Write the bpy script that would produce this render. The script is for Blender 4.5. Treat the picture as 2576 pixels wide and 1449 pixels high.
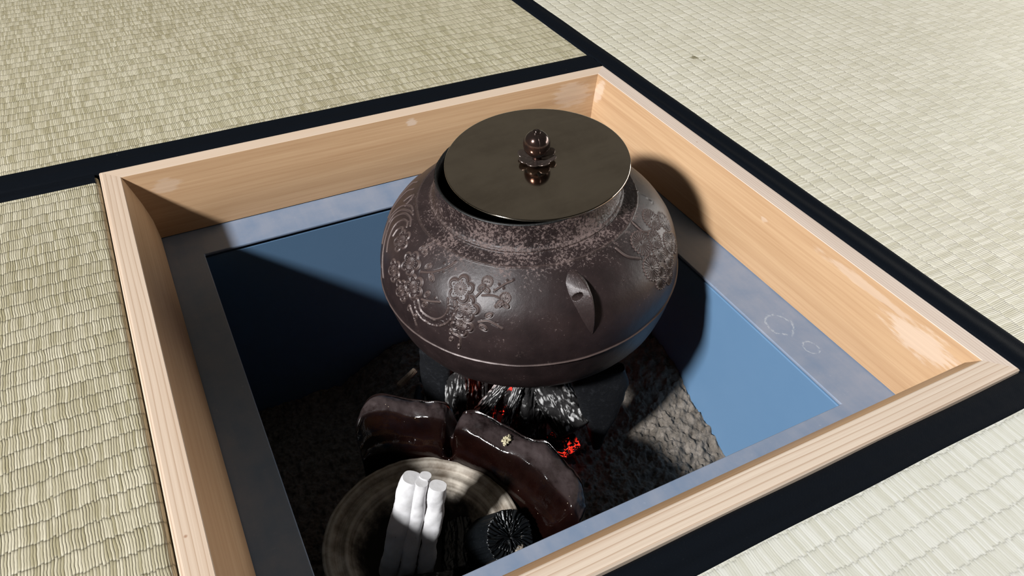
import bpy, math, random
import numpy as np
from mathutils import Vector, Matrix, Euler

for o in list(bpy.data.objects): bpy.data.objects.remove(o)
sc = bpy.context.scene
COL = sc.collection

# ------------------------------------------------------------------ camera, world, lights, exposure
cam_d = bpy.data.cameras.new('camera'); cam = bpy.data.objects.new('camera', cam_d); COL.objects.link(cam)
cam_d.sensor_fit = 'HORIZONTAL'; cam_d.sensor_width = 36.0; cam_d.lens = 1970.1 / 2576 * 36.0
cam_d.clip_start = 0.01; cam_d.clip_end = 50
cam.location = (-0.17097, -0.34844, 0.30155)
cam.rotation_euler = (0.87062, -0.0151, -0.4709)
sc.camera = cam

sc.view_settings.view_transform = 'Standard'; sc.view_settings.look = 'None'
sc.view_settings.gamma = 1.0; sc.view_settings.use_curve_mapping = False
sc.view_settings.exposure = 0.0

world = bpy.data.worlds.new('room_ambience'); sc.world = world; world.use_nodes = True
wn, wl = world.node_tree.nodes, world.node_tree.links
wn.clear()
w_tc = wn.new('ShaderNodeTexCoord'); w_dot = wn.new('ShaderNodeVectorMath'); w_dot.operation = 'DOT_PRODUCT'
w_dot.inputs[1].default_value = Vector((0.36, 0.68, 0.64)).normalized()
w_mr = wn.new('ShaderNodeMapRange'); w_mr.inputs['From Min'].default_value = 0.15; w_mr.inputs['From Max'].default_value = 1.0
w_rp = wn.new('ShaderNodeValToRGB')
w_rp.color_ramp.elements[0].color = (0.014, 0.013, 0.0115, 1); w_rp.color_ramp.elements[1].color = (0.118, 0.109, 0.092, 1)
w_bg = wn.new('ShaderNodeBackground'); w_out = wn.new('ShaderNodeOutputWorld')
wl.new(w_tc.outputs['Generated'], w_dot.inputs[0]); wl.new(w_dot.outputs['Value'], w_mr.inputs['Value'])
wl.new(w_mr.outputs['Result'], w_rp.inputs['Fac']); wl.new(w_rp.outputs['Color'], w_bg.inputs['Color'])
w_bg.inputs['Strength'].default_value = 1.0
wl.new(w_bg.outputs['Background'], w_out.inputs['Surface'])

def area(name, loc, target, sx, sy, power, color):
    d = bpy.data.lights.new(name, 'AREA'); d.shape = 'RECTANGLE'; d.size = sx; d.size_y = sy
    d.energy = power; d.color = color
    o = bpy.data.objects.new(name, d); COL.objects.link(o); o.location = loc
    o.rotation_euler = (Vector(target) - Vector(loc)).to_track_quat('-Z', 'Y').to_euler()
    return o
# daylight through the window on the left, and an added low fill from the right, no real source
area('window_light', (-4.54, -1.32, 3.60), (0.02, 0.02, -0.03), 0.62, 0.40, 640, (0.98, 0.99, 1.0))
area('right_fill_light', (1.7, -0.15, 0.24), (-0.1, -0.05, 0), 1.4, 0.3, 17, (1.0, 0.97, 0.93))

# ------------------------------------------------------------------ helpers
def mesh_obj(name, V, F, mat, parent=None, smooth=True, uv=None, attr=None):
    me = bpy.data.meshes.new(name)
    V = np.asarray(V, dtype=np.float32).reshape(-1, 3)
    if isinstance(F, np.ndarray):
        n = F.shape[1]; me.vertices.add(len(V)); me.vertices.foreach_set('co', V.ravel())
        me.loops.add(F.size); me.loops.foreach_set('vertex_index', F.astype(np.int32).ravel())
        me.polygons.add(len(F)); me.polygons.foreach_set('loop_start', np.arange(0, F.size, n, dtype=np.int32))
        me.polygons.foreach_set('loop_total', np.full(len(F), n, dtype=np.int32))
    else:
        me.from_pydata([tuple(map(float, v)) for v in V], [], [tuple(f) for f in F])
    me.update(calc_edges=True); me.validate()
    if smooth: me.polygons.foreach_set('use_smooth', np.ones(len(me.polygons), dtype=bool))
    if attr:
        for k, a in attr.items():
            at = me.attributes.new(k, 'FLOAT', 'POINT'); at.data.foreach_set('value', np.asarray(a, dtype=np.float32).ravel())
    o = bpy.data.objects.new(name, me); COL.objects.link(o)
    for m in (mat if isinstance(mat, (list, tuple)) else [mat]): me.materials.append(m)
    if parent: o.parent = parent
    return o

def grid_faces(nu, nv, wrap_u=False, off=0):
    """vertices indexed i*nv+j, i<nu, j<nv"""
    iu = np.arange(nu if wrap_u else nu - 1); jv = np.arange(nv - 1)
    I, J = np.meshgrid(iu, jv, indexing='ij'); I2 = (I + 1) % nu
    return (np.stack([I * nv + J, I2 * nv + J, I2 * nv + J + 1, I * nv + J + 1], -1).reshape(-1, 4) + off)

def empty(name, loc, rot=(0, 0, 0)):
    o = bpy.data.objects.new(name, None); COL.objects.link(o); o.location = loc; o.rotation_euler = rot
    o.empty_display_size = 0.02
    return o
def tag(o, label, cat, group=None, kind=None):
    o['label'] = label; o['category'] = cat
    if group: o['group'] = group
    if kind: o['kind'] = kind
    return o
def bevel(o, w, seg=3):
    m = o.modifiers.new('bevel', 'BEVEL'); m.width = w; m.segments = seg; m.limit_method = 'ANGLE'; m.angle_limit = math.radians(35)
    return o
def box_data(x0, x1, y0, y1, z0, z1):
    V = [(x0, y0, z0), (x1, y0, z0), (x1, y1, z0), (x0, y1, z0), (x0, y0, z1), (x1, y0, z1), (x1, y1, z1), (x0, y1, z1)]
    F = [(0, 3, 2, 1), (4, 5, 6, 7), (0, 1, 5, 4), (1, 2, 6, 5), (2, 3, 7, 6), (3, 0, 4, 7)]
    return V, F
def boxes(name, L, mat, parent=None):
    V, F = [], []
    for b in L:
        v, f = box_data(*b); n = len(V); V += v; F += [tuple(i + n for i in q) for q in f]
    return mesh_obj(name, V, F, mat, parent, smooth=False)

_rng = np.random.RandomState(7)
_T3 = _rng.rand(64, 64, 64).astype(np.float32)
def vnoise(P, freq):
    """tri-linear value noise, P (...,3) -> 0..1"""
    Q = np.asarray(P) * freq; i = np.floor(Q).astype(int); f = Q - i; f = f * f * (3 - 2 * f)
    out = 0
    for dx in (0, 1):
        for dy in (0, 1):
            for dz in (0, 1):
                w = (f[..., 0] if dx else 1 - f[..., 0]) * (f[..., 1] if dy else 1 - f[..., 1]) * (f[..., 2] if dz else 1 - f[..., 2])
                out = out + w * _T3[(i[..., 0] + dx) % 64, (i[..., 1] + dy) % 64, (i[..., 2] + dz) % 64]
    return out
def fbm(P, freq, oct=4, gain=0.5):
    s = 0; a = 1; t = 0
    for k in range(oct):
        s = s + a * (vnoise(np.asarray(P) + 3.7 * k, freq * 2 ** k) - 0.5); t += a; a *= gain
    return s / t * 2
def catmull(K, n):
    K = np.asarray(K, float); E = np.vstack([2 * K[0] - K[1], K, 2 * K[-1] - K[-2]]); out = []
    for s in np.linspace(0, len(K) - 1, n):
        i = min(int(s), len(K) - 2); u = s - i; a, b, c, d = E[i:i + 4]
        out.append(.5 * ((2 * b) + (-a + c) * u + (2 * a - 5 * b + 4 * c - d) * u * u + (-a + 3 * b - 3 * c + d) * u ** 3))
    return np.array(out)
def pchip(x, xk, yk):
    xk = np.asarray(xk, float); yk = np.asarray(yk, float)
    h = np.diff(xk); d = np.diff(yk) / h; m = np.zeros_like(yk); m[0] = d[0]; m[-1] = d[-1]
    for i in range(1, len(xk) - 1): m[i] = 0 if d[i - 1] * d[i] <= 0 else 2 * d[i - 1] * d[i] / (d[i - 1] + d[i])
    i = np.clip(np.searchsorted(xk, x) - 1, 0, len(xk) - 2); t = (x - xk[i]) / h[i]
    return (2*t**3-3*t**2+1)*yk[i]+(t**3-2*t**2+t)*h[i]*m[i]+(-2*t**3+3*t**2)*yk[i+1]+(t**3-t**2)*h[i]*m[i+1]
def lathe(prof, nt=128, closed=False):
    prof = np.asarray(prof, float); T = np.arange(nt) / nt * 2 * np.pi
    V = np.stack([np.outer(np.cos(T), prof[:, 0]), np.outer(np.sin(T), prof[:, 0]), np.tile(prof[:, 1], (nt, 1))], -1)
    return V.reshape(-1, 3), grid_faces(nt, len(prof), True)

# ------------------------------------------------------------------ materials
class M:
    def __init__(s, name):
        s.m = bpy.data.materials.new(name); s.m.use_nodes = True; s.nt = s.m.node_tree
        s.n = s.nt.nodes; s.l = s.nt.links; s.b = s.n['Principled BSDF']; s.out = s.n['Material Output']
        s.tc = s.n.new('ShaderNodeTexCoord')
    def node(s, t, **k):
        n = s.n.new(t)
        for a, v in k.items(): setattr(n, a, v)
        return n
    def plug(s, v, inp):
        if hasattr(v, 'is_output') or isinstance(v, bpy.types.NodeSocket): s.l.new(v, inp)
        elif v is not None:
            inp.default_value = (*v, 1) if (isinstance(v, tuple) and len(v) == 3 and inp.type == 'RGBA') else v
    def math(s, op, a, b=None, c=None, clamp=False):
        n = s.node('ShaderNodeMath', operation=op, use_clamp=clamp)
        for i, v in enumerate((a, b, c)):
            if v is not None: s.plug(v, n.inputs[i])
        return n.outputs[0]
    def mix(s, f, a, b, blend='MIX'):
        n = s.node('ShaderNodeMix', data_type='RGBA', blend_type=blend)
        s.plug(f, n.inputs[0]); s.plug(a, n.inputs[6]); s.plug(b, n.inputs[7]); return n.outputs[2]
    def noise(s, vec=None, scale=5, detail=4, rough=.5, dist=0, dim='3D', w=None):
        n = s.node('ShaderNodeTexNoise', noise_dimensions=dim)
        if vec is not None: s.l.new(vec, n.inputs['Vector'])
        n.inputs['Scale'].default_value = scale; n.inputs['Detail'].default_value = detail
        n.inputs['Roughness'].default_value = rough; n.inputs['Distortion'].default_value = dist
        return n.outputs['Fac']
    def voro(s, vec, scale, feature='F1', out='Distance', rand=1.0):
        n = s.node('ShaderNodeTexVoronoi', feature=feature); s.l.new(vec, n.inputs['Vector'])
        n.inputs['Scale'].default_value = scale; n.inputs['Randomness'].default_value = rand; return n.outputs[out]
    def mapping(s, vec, loc=(0, 0, 0), rot=(0, 0, 0), scale=(1, 1, 1)):
        n = s.node('ShaderNodeMapping'); s.l.new(vec, n.inputs['Vector']); n.inputs['Location'].default_value = loc
        n.inputs['Rotation'].default_value = rot; n.inputs['Scale'].default_value = scale; return n.outputs[0]
    def ramp(s, f, stops):
        n = s.node('ShaderNodeValToRGB'); s.plug(f, n.inputs[0]); e = n.color_ramp.elements
        while len(e) < len(stops): e.new(0.5)
        for el, (p, c) in zip(e, stops):
            el.position = p; el.color = (*c, 1) if isinstance(c, tuple) else (c, c, c, 1)
        return n.outputs[0]
    def rng(s, v, a, b, c=0.0, d=1.0, smooth=True):
        n = s.node('ShaderNodeMapRange', interpolation_type='SMOOTHSTEP' if smooth else 'LINEAR'); s.plug(v, n.inputs[0])
        for i, x in enumerate((a, b, c, d)): n.inputs[i + 1].default_value = x
        return n.outputs[0]
    def sep(s, vec):
        n = s.node('ShaderNodeSeparateXYZ'); s.l.new(vec, n.inputs[0]); return n.outputs
    def comb(s, x, y, z=0.0):
        n = s.node('ShaderNodeCombineXYZ')
        for i, v in enumerate((x, y, z)): s.plug(v, n.inputs[i])
        return n.outputs[0]
    def white(s, vec, dim='2D'):
        n = s.node('ShaderNodeTexWhiteNoise', noise_dimensions=dim); s.l.new(vec, n.inputs['Vector']); return n.outputs['Value']
    def attr(s, name):
        n = s.node('ShaderNodeAttribute', attribute_name=name); return n.outputs['Fac']
    def bump(s, h, strength=1.0, dist=0.001, normal=None):
        n = s.node('ShaderNodeBump'); s.l.new(h, n.inputs['Height']); n.inputs['Strength'].default_value = strength
        n.inputs['Distance'].default_value = dist
        if normal: s.l.new(normal, n.inputs['Normal'])
        s.l.new(n.outputs[0], s.b.inputs['Normal']); return n.outputs[0]
    def set(s, color=None, rough=None, metal=None, spec=None, coat=None, coat_r=None, sheen=None, emis=None, emis_s=None):
        for k, v in (('Base Color', color), ('Roughness', rough), ('Metallic', metal), ('Specular IOR Level', spec), ('Coat Weight', coat),
                     ('Coat Roughness', coat_r), ('Sheen Weight', sheen), ('Emission Color', emis), ('Emission Strength', emis_s)):
            if v is not None: s.plug(v, s.b.inputs[k])
        return s.m

def rush_material(name, along, light, dark, spacing=0.0116, width=0.00125, bumpd=0.0011, seed=0.0, rp=.16, gapk=.55, furk=.55):
    """woven rush: rushes run along axis `along`; warp furrows cross them"""
    m = M(name); P = m.tc.outputs['Object']; x, y, z = m.sep(P)
    u, v = (x, y) if along == 'y' else (y, x)
    # gentle waviness of the rushes and of the furrows
    wob = m.noise(m.comb(m.math('MULTIPLY', u, 40.0), m.math('MULTIPLY', v, 40.0), seed), 1.0, 3, .55)
    u2 = m.math('ADD', u, m.math('MULTIPLY', m.math('SUBTRACT', wob, .5), 0.0035))
    ru = m.math('DIVIDE', u2, width); ri = m.math('FLOOR', ru); rf = m.math('SUBTRACT', ru, ri)
    wn1 = m.white(m.comb(ri, seed + 1.3))
    wob2 = m.noise(m.comb(m.math('MULTIPLY', u, 26.0), m.math('MULTIPLY', v, 26.0), seed + 9.0), 1.0, 2, .5)
    vv = m.math('DIVIDE', m.math('ADD', v, m.math('MULTIPLY', m.math('SUBTRACT', wob2, .5), 0.0045)), spacing)
    vv = m.math('ADD', vv, m.math('MULTIPLY', m.math('SUBTRACT', wn1, .5), 0.13))
    vi = m.math('FLOOR', vv); vf = m.math('SUBTRACT', vv, vi)
    cell = m.white(m.comb(ri, vi, seed), '3D')
    cell2 = m.white(m.comb(vi, ri, seed + 5.0), '3D')
    # rounded rush and swelling between furrows
    a = m.math('SUBTRACT', m.math('MULTIPLY', rf, 2.0), 1.0); prof = m.math('SQRT', m.math('MAXIMUM', m.math('SUBTRACT', 1.0, m.math('MULTIPLY', a, a)), 0.0))
    b = m.math('SUBTRACT', m.math('MULTIPLY', vf, 2.0), 1.0); b2 = m.math('MULTIPLY', b, b); sw = m.math('SUBTRACT', 1.0, m.math('MULTIPLY', b2, m.math('MULTIPLY', b2, b2)))
    h = m.math('ADD', m.math('MULTIPLY', prof, m.math('ADD', rp, m.math('MULTIPLY', cell, rp * 1.3))), m.math('MULTIPLY', sw, 0.72))
    fib = m.noise(m.comb(m.math('MULTIPLY', u, 5200.0), m.math('MULTIPLY', v, 160.0), seed), 1.0, 2, .6)
    h = m.math('ADD', h, m.math('MULTIPLY', fib, 0.10))
    big = m.noise(P, 22.0, 3, .6)
    h = m.math('ADD', h, m.math('MULTIPLY', big, 0.6))
    m.bump(h, 0.9, bumpd)
    # colour: each rush piece differs a little; broad patches of greener straw
    patch = m.noise(P, 9.0, 3, .55); pp = m.noise(m.comb(m.math('MULTIPLY', u, 260.0), m.math('MULTIPLY', v, 90.0), seed + 2), 1.0, 2, .5)
    gap = m.rng(m.math('ABSOLUTE', a), .72, 1.0)
    f = m.math('ADD', m.math('MULTIPLY', cell2, 0.60), m.math('MULTIPLY', pp, 0.40))
    f = m.rng(m.math('ADD', f, m.math('MULTIPLY', m.math('SUBTRACT', patch, .5), .45)), 0.18, 0.88, 0, 1, False)
    col = m.mix(f, dark, light)
    # olive warp strings in the furrows, darkened further by painted-in shade
    fur = m.rng(m.math('ABSOLUTE', b), 0.86, 1.0)
    col = m.mix(m.math('MULTIPLY', m.math('MULTIPLY', gap, cell), gapk), col, tuple(c * .6 for c in dark))  # shade between neighbouring rushes, painted into the colour
    col = m.mix(m.math('MULTIPLY', fur, furk), col, tuple(c * .5 for c in dark))
    return m, col

def finish_rush(m, col, stain=None):
    if stain:
        x, y, z = m.sep(m.tc.outputs['Object'])
        for (sx, sy, r) in stain:
            dx = m.math('SUBTRACT', x, sx); dy = m.math('SUBTRACT', y, sy)
            d = m.math('SQRT', m.math('ADD', m.math('MULTIPLY', dx, dx), m.math('MULTIPLY', dy, dy)))
            d = m.math('ADD', d, m.math('MULTIPLY', m.math('SUBTRACT', m.noise(m.tc.outputs['Object'], 380, 2), .5), r * 2.2))
            k = m.rng(d, r * .5, r, 0.75, 0.0); col = m.mix(k, col, (0.16, 0.13, 0.045))
    return m.set(color=col, rough=0.5, spec=0.42)

LIGHT = (0.63, 0.575, 0.43); DARK = (0.37, 0.325, 0.20)
m_, c_ = rush_material('rush_back', 'y', LIGHT, DARK, seed=1.0); mat_rush_back = finish_rush(m_, c_)
m_, c_ = rush_material('rush_left', 'y', LIGHT, DARK, seed=2.0, bumpd=0.0013, rp=.2); mat_rush_left = finish_rush(m_, c_)
m_, c_ = rush_material('rush_right', 'x', (0.79, 0.75, 0.63), (0.60, 0.56, 0.425), seed=3.0, bumpd=0.0009, rp=.22, gapk=.35, furk=.40)  # paler, greyer straw: light and sheen on this mat painted into the colour
mat_rush_right = finish_rush(m_, c_, stain=[(0.2998, 0.1922, 0.004), (0.3047, 0.184, 0.002)])
m_, c_ = rush_material('rush_front', 'y', (0.69, 0.68, 0.62), (0.56, 0.545, 0.455), seed=4.0, bumpd=0.0007, rp=.08, gapk=.22, furk=.22)  # palest rush: its grey-white sheen is part of the painted colour
mat_rush_front = finish_rush(m_, c_, stain=[(0.1325, -0.285, 0.0007)])

def border_mat():
    m = M('black_border_cloth'); P = m.tc.outputs['Object']; x, y, z = m.sep(P)
    weave = m.math('MULTIPLY', m.math('SINE', m.math('MULTIPLY', x, 9000)), m.math('SINE', m.math('MULTIPLY', y, 9000)))
    m.bump(m.math('ADD', m.math('MULTIPLY', weave, .10), m.math('MULTIPLY', m.noise(P, 60, 3), 2.2)), .45, .0006)
    lint = m.rng(m.voro(P, 130), 0.012, 0.03, 1, 0); keep = m.rng(m.noise(P, 31, 2), .6, .66)
    dust = m.math('MULTIPLY', m.rng(m.noise(P, 900, 3, .7), .62, .8), .14)
    col = m.mix(dust, (0.0022, 0.0036, 0.0062), (0.06, .065, .07))
    col = m.mix(m.math('MULTIPLY', m.math('MULTIPLY', lint, keep), .6), col, (0.45, .45, .42))
    return m.set(color=col, rough=.8, spec=.08)
mat_border = border_mat()

def wood_mat(name, axis, base, dark, lines=0.0042, face=True, knots=(), lp=7.0, lk=1.0, fk=.25):
    """grain lines run along `axis`"""
    m = M(name); P = m.tc.outputs['Object']; x, y, z = m.sep(P)
    a, c = (x, y) if axis == 'x' else (y, x)
    st = m.comb(m.math('MULTIPLY', a, 0.07), c, m.math('MULTIPLY', z, 0.42))
    warp = m.noise(m.comb(m.math('MULTIPLY', a, 3.0), m.math('MULTIPLY', c, 20.0), m.math('MULTIPLY', z, 20.0)), 1.0, 3, .5)
    ph = m.math('ADD', m.math('DIVIDE', m.math('ADD', c, m.math('MULTIPLY', z, .35)), lines), m.math('MULTIPLY', warp, 1.9))
    fr = m.math('FRACT', ph); line = m.math('POWER', fr, lp)
    line = m.math('MULTIPLY', line, m.rng(fr, .93, 1.0, 1, 0))
    fine = m.noise(m.comb(m.math('MULTIPLY', a, 9.0), m.math('MULTIPLY', c, 900.0), m.math('MULTIPLY', z, 500.0)), 1.0, 4, .6)
    broad = m.noise(m.comb(m.math('MULTIPLY', a, 5.0), m.math('MULTIPLY', c, 60.0), m.math('MULTIPLY', z, 45.0)), 1.0, 3, .5)
    col = m.mix(m.math('MULTIPLY', line, lk), base, dark)
    col = m.mix(m.rng(fine, .38, .72, 0, fk, False), col, dark)
    col = m.mix(m.rng(broad, .45, .8, 0, .3, False), col, tuple(d * 1.05 for d in dark))
    for (kx, ky, r) in knots:
        dx = m.math('SUBTRACT', x, kx); dy = m.math('SUBTRACT', y, ky)
        d = m.math('SQRT', m.math('ADD', m.math('MULTIPLY', dx, dx), m.math('MULTIPLY', dy, dy)))
        col = m.mix(m.rng(d, r * .2, r, .7, 0), col, (.30, .14, .07))
    m.bump(m.math('ADD', fine, m.math('MULTIPLY', line, .5)), .25, .0002)
    return m, col
def wood_top(name, axis, lines, base=(0.66, 0.52, 0.40), dark=(0.36, 0.22, 0.13), knots=()):
    m, c = wood_mat(name, axis, base, dark, lines, knots=knots); return m.set(color=c, rough=.5, spec=.35)
def wood_inner(name, axis, pale):
    """inner bevel, a warmer flat-sawn face with worn pale scuffs near the corners"""
    m, c = wood_mat(name, axis, (0.54, 0.350, 0.20), (0.37, 0.205, 0.10), .011, lp=2.5, lk=.28, fk=.55)
    P = m.tc.outputs['Object']; x, y, z = m.sep(P); a = x if axis == 'x' else y
    sc_ = m.noise(m.comb(m.math('MULTIPLY', a, 60.0), 0.0, m.math('MULTIPLY', z, 420.0)), 1.0, 3, .6)
    k = None
    for (p0, z0, ra, rz, s_) in pale:
        da = m.math('DIVIDE', m.math('SUBTRACT', a, p0), ra); dz = m.math('DIVIDE', m.math('SUBTRACT', z, z0), rz)
        d = m.math('SQRT', m.math('ADD', m.math('MULTIPLY', da, da), m.math('MULTIPLY', dz, dz)))
        t = m.math('MULTIPLY', m.rng(m.math('ADD', d, m.math('MULTIPLY', m.math('SUBTRACT', sc_, .5), 1.6)), .55, .95, 1, 0), s_)
        k = t if k is None else m.math('MAXIMUM', k, t)
    if k is not None: c = m.mix(k, c, (0.70, 0.58, 0.49))
    return m.set(color=c, rough=.48, spec=.4)
mat_wt = {'left': wood_top('cypress_top_left', 'y', .0034, knots=[(-.2065, -.118, .0012)]),
          'back': wood_top('cypress_top_back', 'x', .0021, dark=(.60, .42, .28)),
          'right': wood_top('cypress_top_right', 'y', .0019, base=(.68, .565, .475), dark=(.40, .28, .21), knots=[(.2035, .062, .0009)]),
          'front': wood_top('cypress_top_front', 'x', .0037, base=(.68, .56, .445), dark=(.36, .21, .12))}
mat_wi = {'left': wood_inner('cypress_inside_left', 'y', []),
          'back': wood_inner('cypress_inside_back', 'x', [(.170, -.012, .022, .012, .3), (.02, -.006, .006, .003, .5), (-.172, -.012, .012, .006, .25)]),
          'right': wood_inner('cypress_inside_right', 'y', [(-.165, -.012, .030, .009, .42), (-.12, -.006, .05, .003, .3), (.188, -.012, .008, .012, .4), (-.03, -.012, .004, .002, .3)]),
          'front': wood_inner('cypress_inside_front', 'x', [])}

def liner_mat(name, dusty):
    m = M(name); P = m.tc.outputs['Object']
    base = (0.115, 0.215, 0.35)
    n1 = m.noise(P, 42, 5, .62); n2 = m.noise(P, 260, 4, .7); streak = m.noise(m.mapping(P, scale=(60, 6, 60)), 1.0, 4, .6)
    if dusty:
        f = m.rng(m.math('ADD', m.math('MULTIPLY', n1, .7), m.math('MULTIPLY', streak, .5)), .35, .80, .25, .95, False)
        col = m.mix(f, (0.10, 0.18, 0.30), (0.27, 0.295, 0.36))
        col = m.mix(m.math('MULTIPLY', m.rng(n2, .62, .80), .30), col, (.55, .57, .62))
        # lime rings left by dried splashes
        x, y, z = m.sep(P)
        for (cx, cy, r, w) in ((.1655, -.0905, .0105, .0013), (.1695, -.1165, .0058, .0009)):
            dx = m.math('SUBTRACT', x, cx); dy = m.math('SUBTRACT', y, cy)
            d = m.math('SQRT', m.math('ADD', m.math('MULTIPLY', m.math('MULTIPLY', dx, dx), 1.7), m.math('MULTIPLY', dy, dy)))
            d = m.math('ADD', d, m.math('MULTIPLY', m.math('SUBTRACT', m.noise(P, 170, 3, .7), .5), r * .85))
            ring = m.rng(m.math('ABSOLUTE', m.math('SUBTRACT', d, r)), w * .2, w, 1, 0)
            ring = m.math('MULTIPLY', ring, m.rng(m.noise(P, 420, 2), .38, .6))
            col = m.mix(m.math('MULTIPLY', ring, .38), col, (.62, .66, .68))
        m.bump(m.math('ADD', m.math('MULTIPLY', n2, .4), n1), .25, .0003)
        return m.set(color=col, rough=m.rng(n1, .3, .8, .36, .6, False), spec=.5)
    col = m.mix(m.rng(n1, .3, .75, 0, .3, False), base, (0.135, .24, .38))
    m.bump(n2, .12, .0002)
    return m.set(color=col, rough=.42, spec=.45)
mat_ledge = liner_mat('slate_blue_ledge', True); mat_liner = liner_mat('slate_blue_wall', False)

def ash_mat():
    m = M('hearth_ash'); P = m.tc.outputs['Object']
    n = m.noise(P, 160, 6, .65); v = m.voro(P, 330)
    col = m.mix(m.rng(n, .35, .7, 0, 1, False), (0.10, 0.085, 0.070), (0.235, 0.205, 0.175))
    col = m.mix(m.math('MULTIPLY', m.rng(m.noise(P, 700, 2), .68, .8), .5), col, (.38, .36, .31))
    h = m.math('ADD', m.math('MULTIPLY', m.noise(P, 420, 5, .7), 1.0), m.math('MULTIPLY', v, -.5))
    m.bump(h, .8, .0012)
    return m.set(color=col, rough=.95, spec=.1)
mat_ash = ash_mat()

def iron_mat():
    m = M('kettle_iron'); P = m.tc.outputs['Object']; x, y, z = m.sep(P)
    edge = m.attr('edge'); rel = m.attr('relief')
    n = m.noise(P, 560, 6, .76); n2 = m.noise(P, 60, 4, .6); n3 = m.noise(P, 1300, 3, .7)
    base = m.mix(m.rng(n2, .3, .7, 0, 1, False), (0.018, 0.0115, 0.0115), (0.034, 0.0215, 0.0210))
    # mineral bloom: thick on the neck and shoulder, a few specks lower down
    band = m.rng(z, -.004, .016, 0.02, 1.0); band = m.math('MULTIPLY', band, m.rng(z, .030, .0345, 1, .4))
    side = m.rng(m.math('ADD', m.math('MULTIPLY', x, -.25), m.math('MULTIPLY', y, -1.0)), -.03, .055, .25, 1.0)
    th = m.math('SUBTRACT', m.math('ADD', n, m.math('MULTIPLY', m.math('SUBTRACT', n2, .5), .35)), m.math('SUBTRACT', .66, m.math('MULTIPLY', m.math('MULTIPLY', band, side), .17)))
    bloom = m.rng(th, -.015, .07)
    base = m.mix(m.math('MULTIPLY', bloom, .80), base, (0.19, 0.137, 0.125))
    low = m.math('MULTIPLY', m.rng(m.noise(P, 95, 5, .7), .60, .72), m.rng(n3, .5, .66)); base = m.mix(m.math('MULTIPLY', low, .45), base, (.19, .14, .125))
    base = m.mix(m.math('MULTIPLY', edge, .62), base, (0.165, 0.118, 0.105))
    hole = m.math('ADD', m.math('MULTIPLY', n, .7), m.math('MULTIPLY', m.math('MULTIPLY', bloom, n3), .8))
    m.bump(hole, .26, .0006)
    return m.set(color=base, rough=m.rng(bloom, 0, 1, .40, .75, False), spec=.5, metal=.15)
mat_iron = iron_mat()
def iron_plain(name, base, rough, bd=.0008, spec=.5):
    m = M(name); P = m.tc.outputs['Object']; n = m.noise(P, 300, 5, .7)
    col = m.mix(m.rng(n, .5, .75), base, tuple(min(1, c * 2 + .006) for c in base)); m.bump(n, .5, bd)
    return m.set(color=col, rough=rough, spec=spec)
mat_inner = iron_plain('kettle_inside', (.004, .004, .004), .5)
mat_leg = iron_plain('trivet_iron', (.006, .0065, .008), .6, .001, .3)

def lid_mat():
    m = M('bronze_lid'); P = m.tc.outputs['Object']; n = m.noise(P, 26, 5, .65, .4); n2 = m.noise(m.mapping(P, rot=(0, 0, .5), scale=(12, 70, 12)), 1.0, 4, .6)
    col = m.mix(m.rng(m.math('ADD', m.math('MULTIPLY', n, .6), m.math('MULTIPLY', n2, .4)), .3, .62), (0.42, 0.36, 0.30), (0.56, 0.49, 0.41))
    return m.set(color=col, rough=m.rng(n, .3, .75, .07, .13, False), metal=1.0, spec=.5)
mat_lid = lid_mat()
def knob_mat():
    m = M('copper_knob'); P = m.tc.outputs['Object']; x, y, z = m.sep(P); n = m.noise(P, 130, 3, .5)
    f = m.math('MULTIPLY', m.rng(m.math('SUBTRACT', m.math('MULTIPLY', x, -1.0), m.math('MULTIPLY', z, .6)), -.012, .0, 0, 1), m.rng(n, .35, .6))  # lit lower-left side of the ball, painted in as a redder tone
    col = m.mix(f, (0.075, 0.052, 0.046), (0.13, 0.066, 0.048))
    return m.set(color=col, rough=.17, metal=.85)
mat_knob = knob_mat()
mat_flower = iron_plain('knob_flower_metal', (.15, .115, .10), .24, .0002); mat_flower.node_tree.nodes['Principled BSDF'].inputs['Metallic'].default_value = .8

def glaze_mat():
    m = M('dark_brown_glaze'); P = m.tc.outputs['Object']; n = m.noise(P, 70, 5, .65); dst = m.attr('dust')
    n2 = m.noise(P, 420, 4, .7)
    col = m.mix(m.rng(n, .3, .7, 0, 1, False), (0.003, 0.0009, 0.0007), (0.008, 0.0026, 0.0019))
    k = m.math('MULTIPLY', dst, m.rng(m.math('ADD', n, m.math('MULTIPLY', n2, .4)), .38, .8, .15, .75))
    col = m.mix(k, col, (0.060, 0.043, 0.043))
    spk = m.rng(m.voro(P, 240), .05, .085, 1, 0); spk = m.math('MULTIPLY', spk, m.rng(m.noise(P, 90, 2), .54, .60))
    col = m.mix(m.math('MULTIPLY', spk, .8), col, (.46, .38, .28))
    m.bump(m.math('ADD', n, m.math('MULTIPLY', n2, .25)), .30, .0012)
    rr = m.math('ADD', .07, m.math('MULTIPLY', k, .6)); return m.set(color=col, rough=rr, spec=.6)
mat_glaze = glaze_mat()
def clay_mat():
    m = M('unglazed_clay'); P = m.tc.outputs['Object']; r = m.attr('ringpos')
    n = m.noise(P, 90, 5, .6); w = m.noise(m.comb(m.math('MULTIPLY', r, 420.0), 0.0, 0.0), 1.0, 3, .6)
    col = m.mix(m.rng(m.math('ADD', m.math('MULTIPLY', n, .5), m.math('MULTIPLY', w, .5)), .35, .65), (0.13, 0.10, 0.072), (0.46, 0.41, 0.345))
    col = m.mix(m.rng(m.math('ADD', r, m.math('MULTIPLY', m.math('SUBTRACT', n, .5), .012)), .034, .043, 1, 0), col, (.012, .010, .009))
    m.bump(m.math('ADD', n, w), .4, .0006); return m.set(color=col, rough=.72, spec=.3)
mat_clay = clay_mat()

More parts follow.
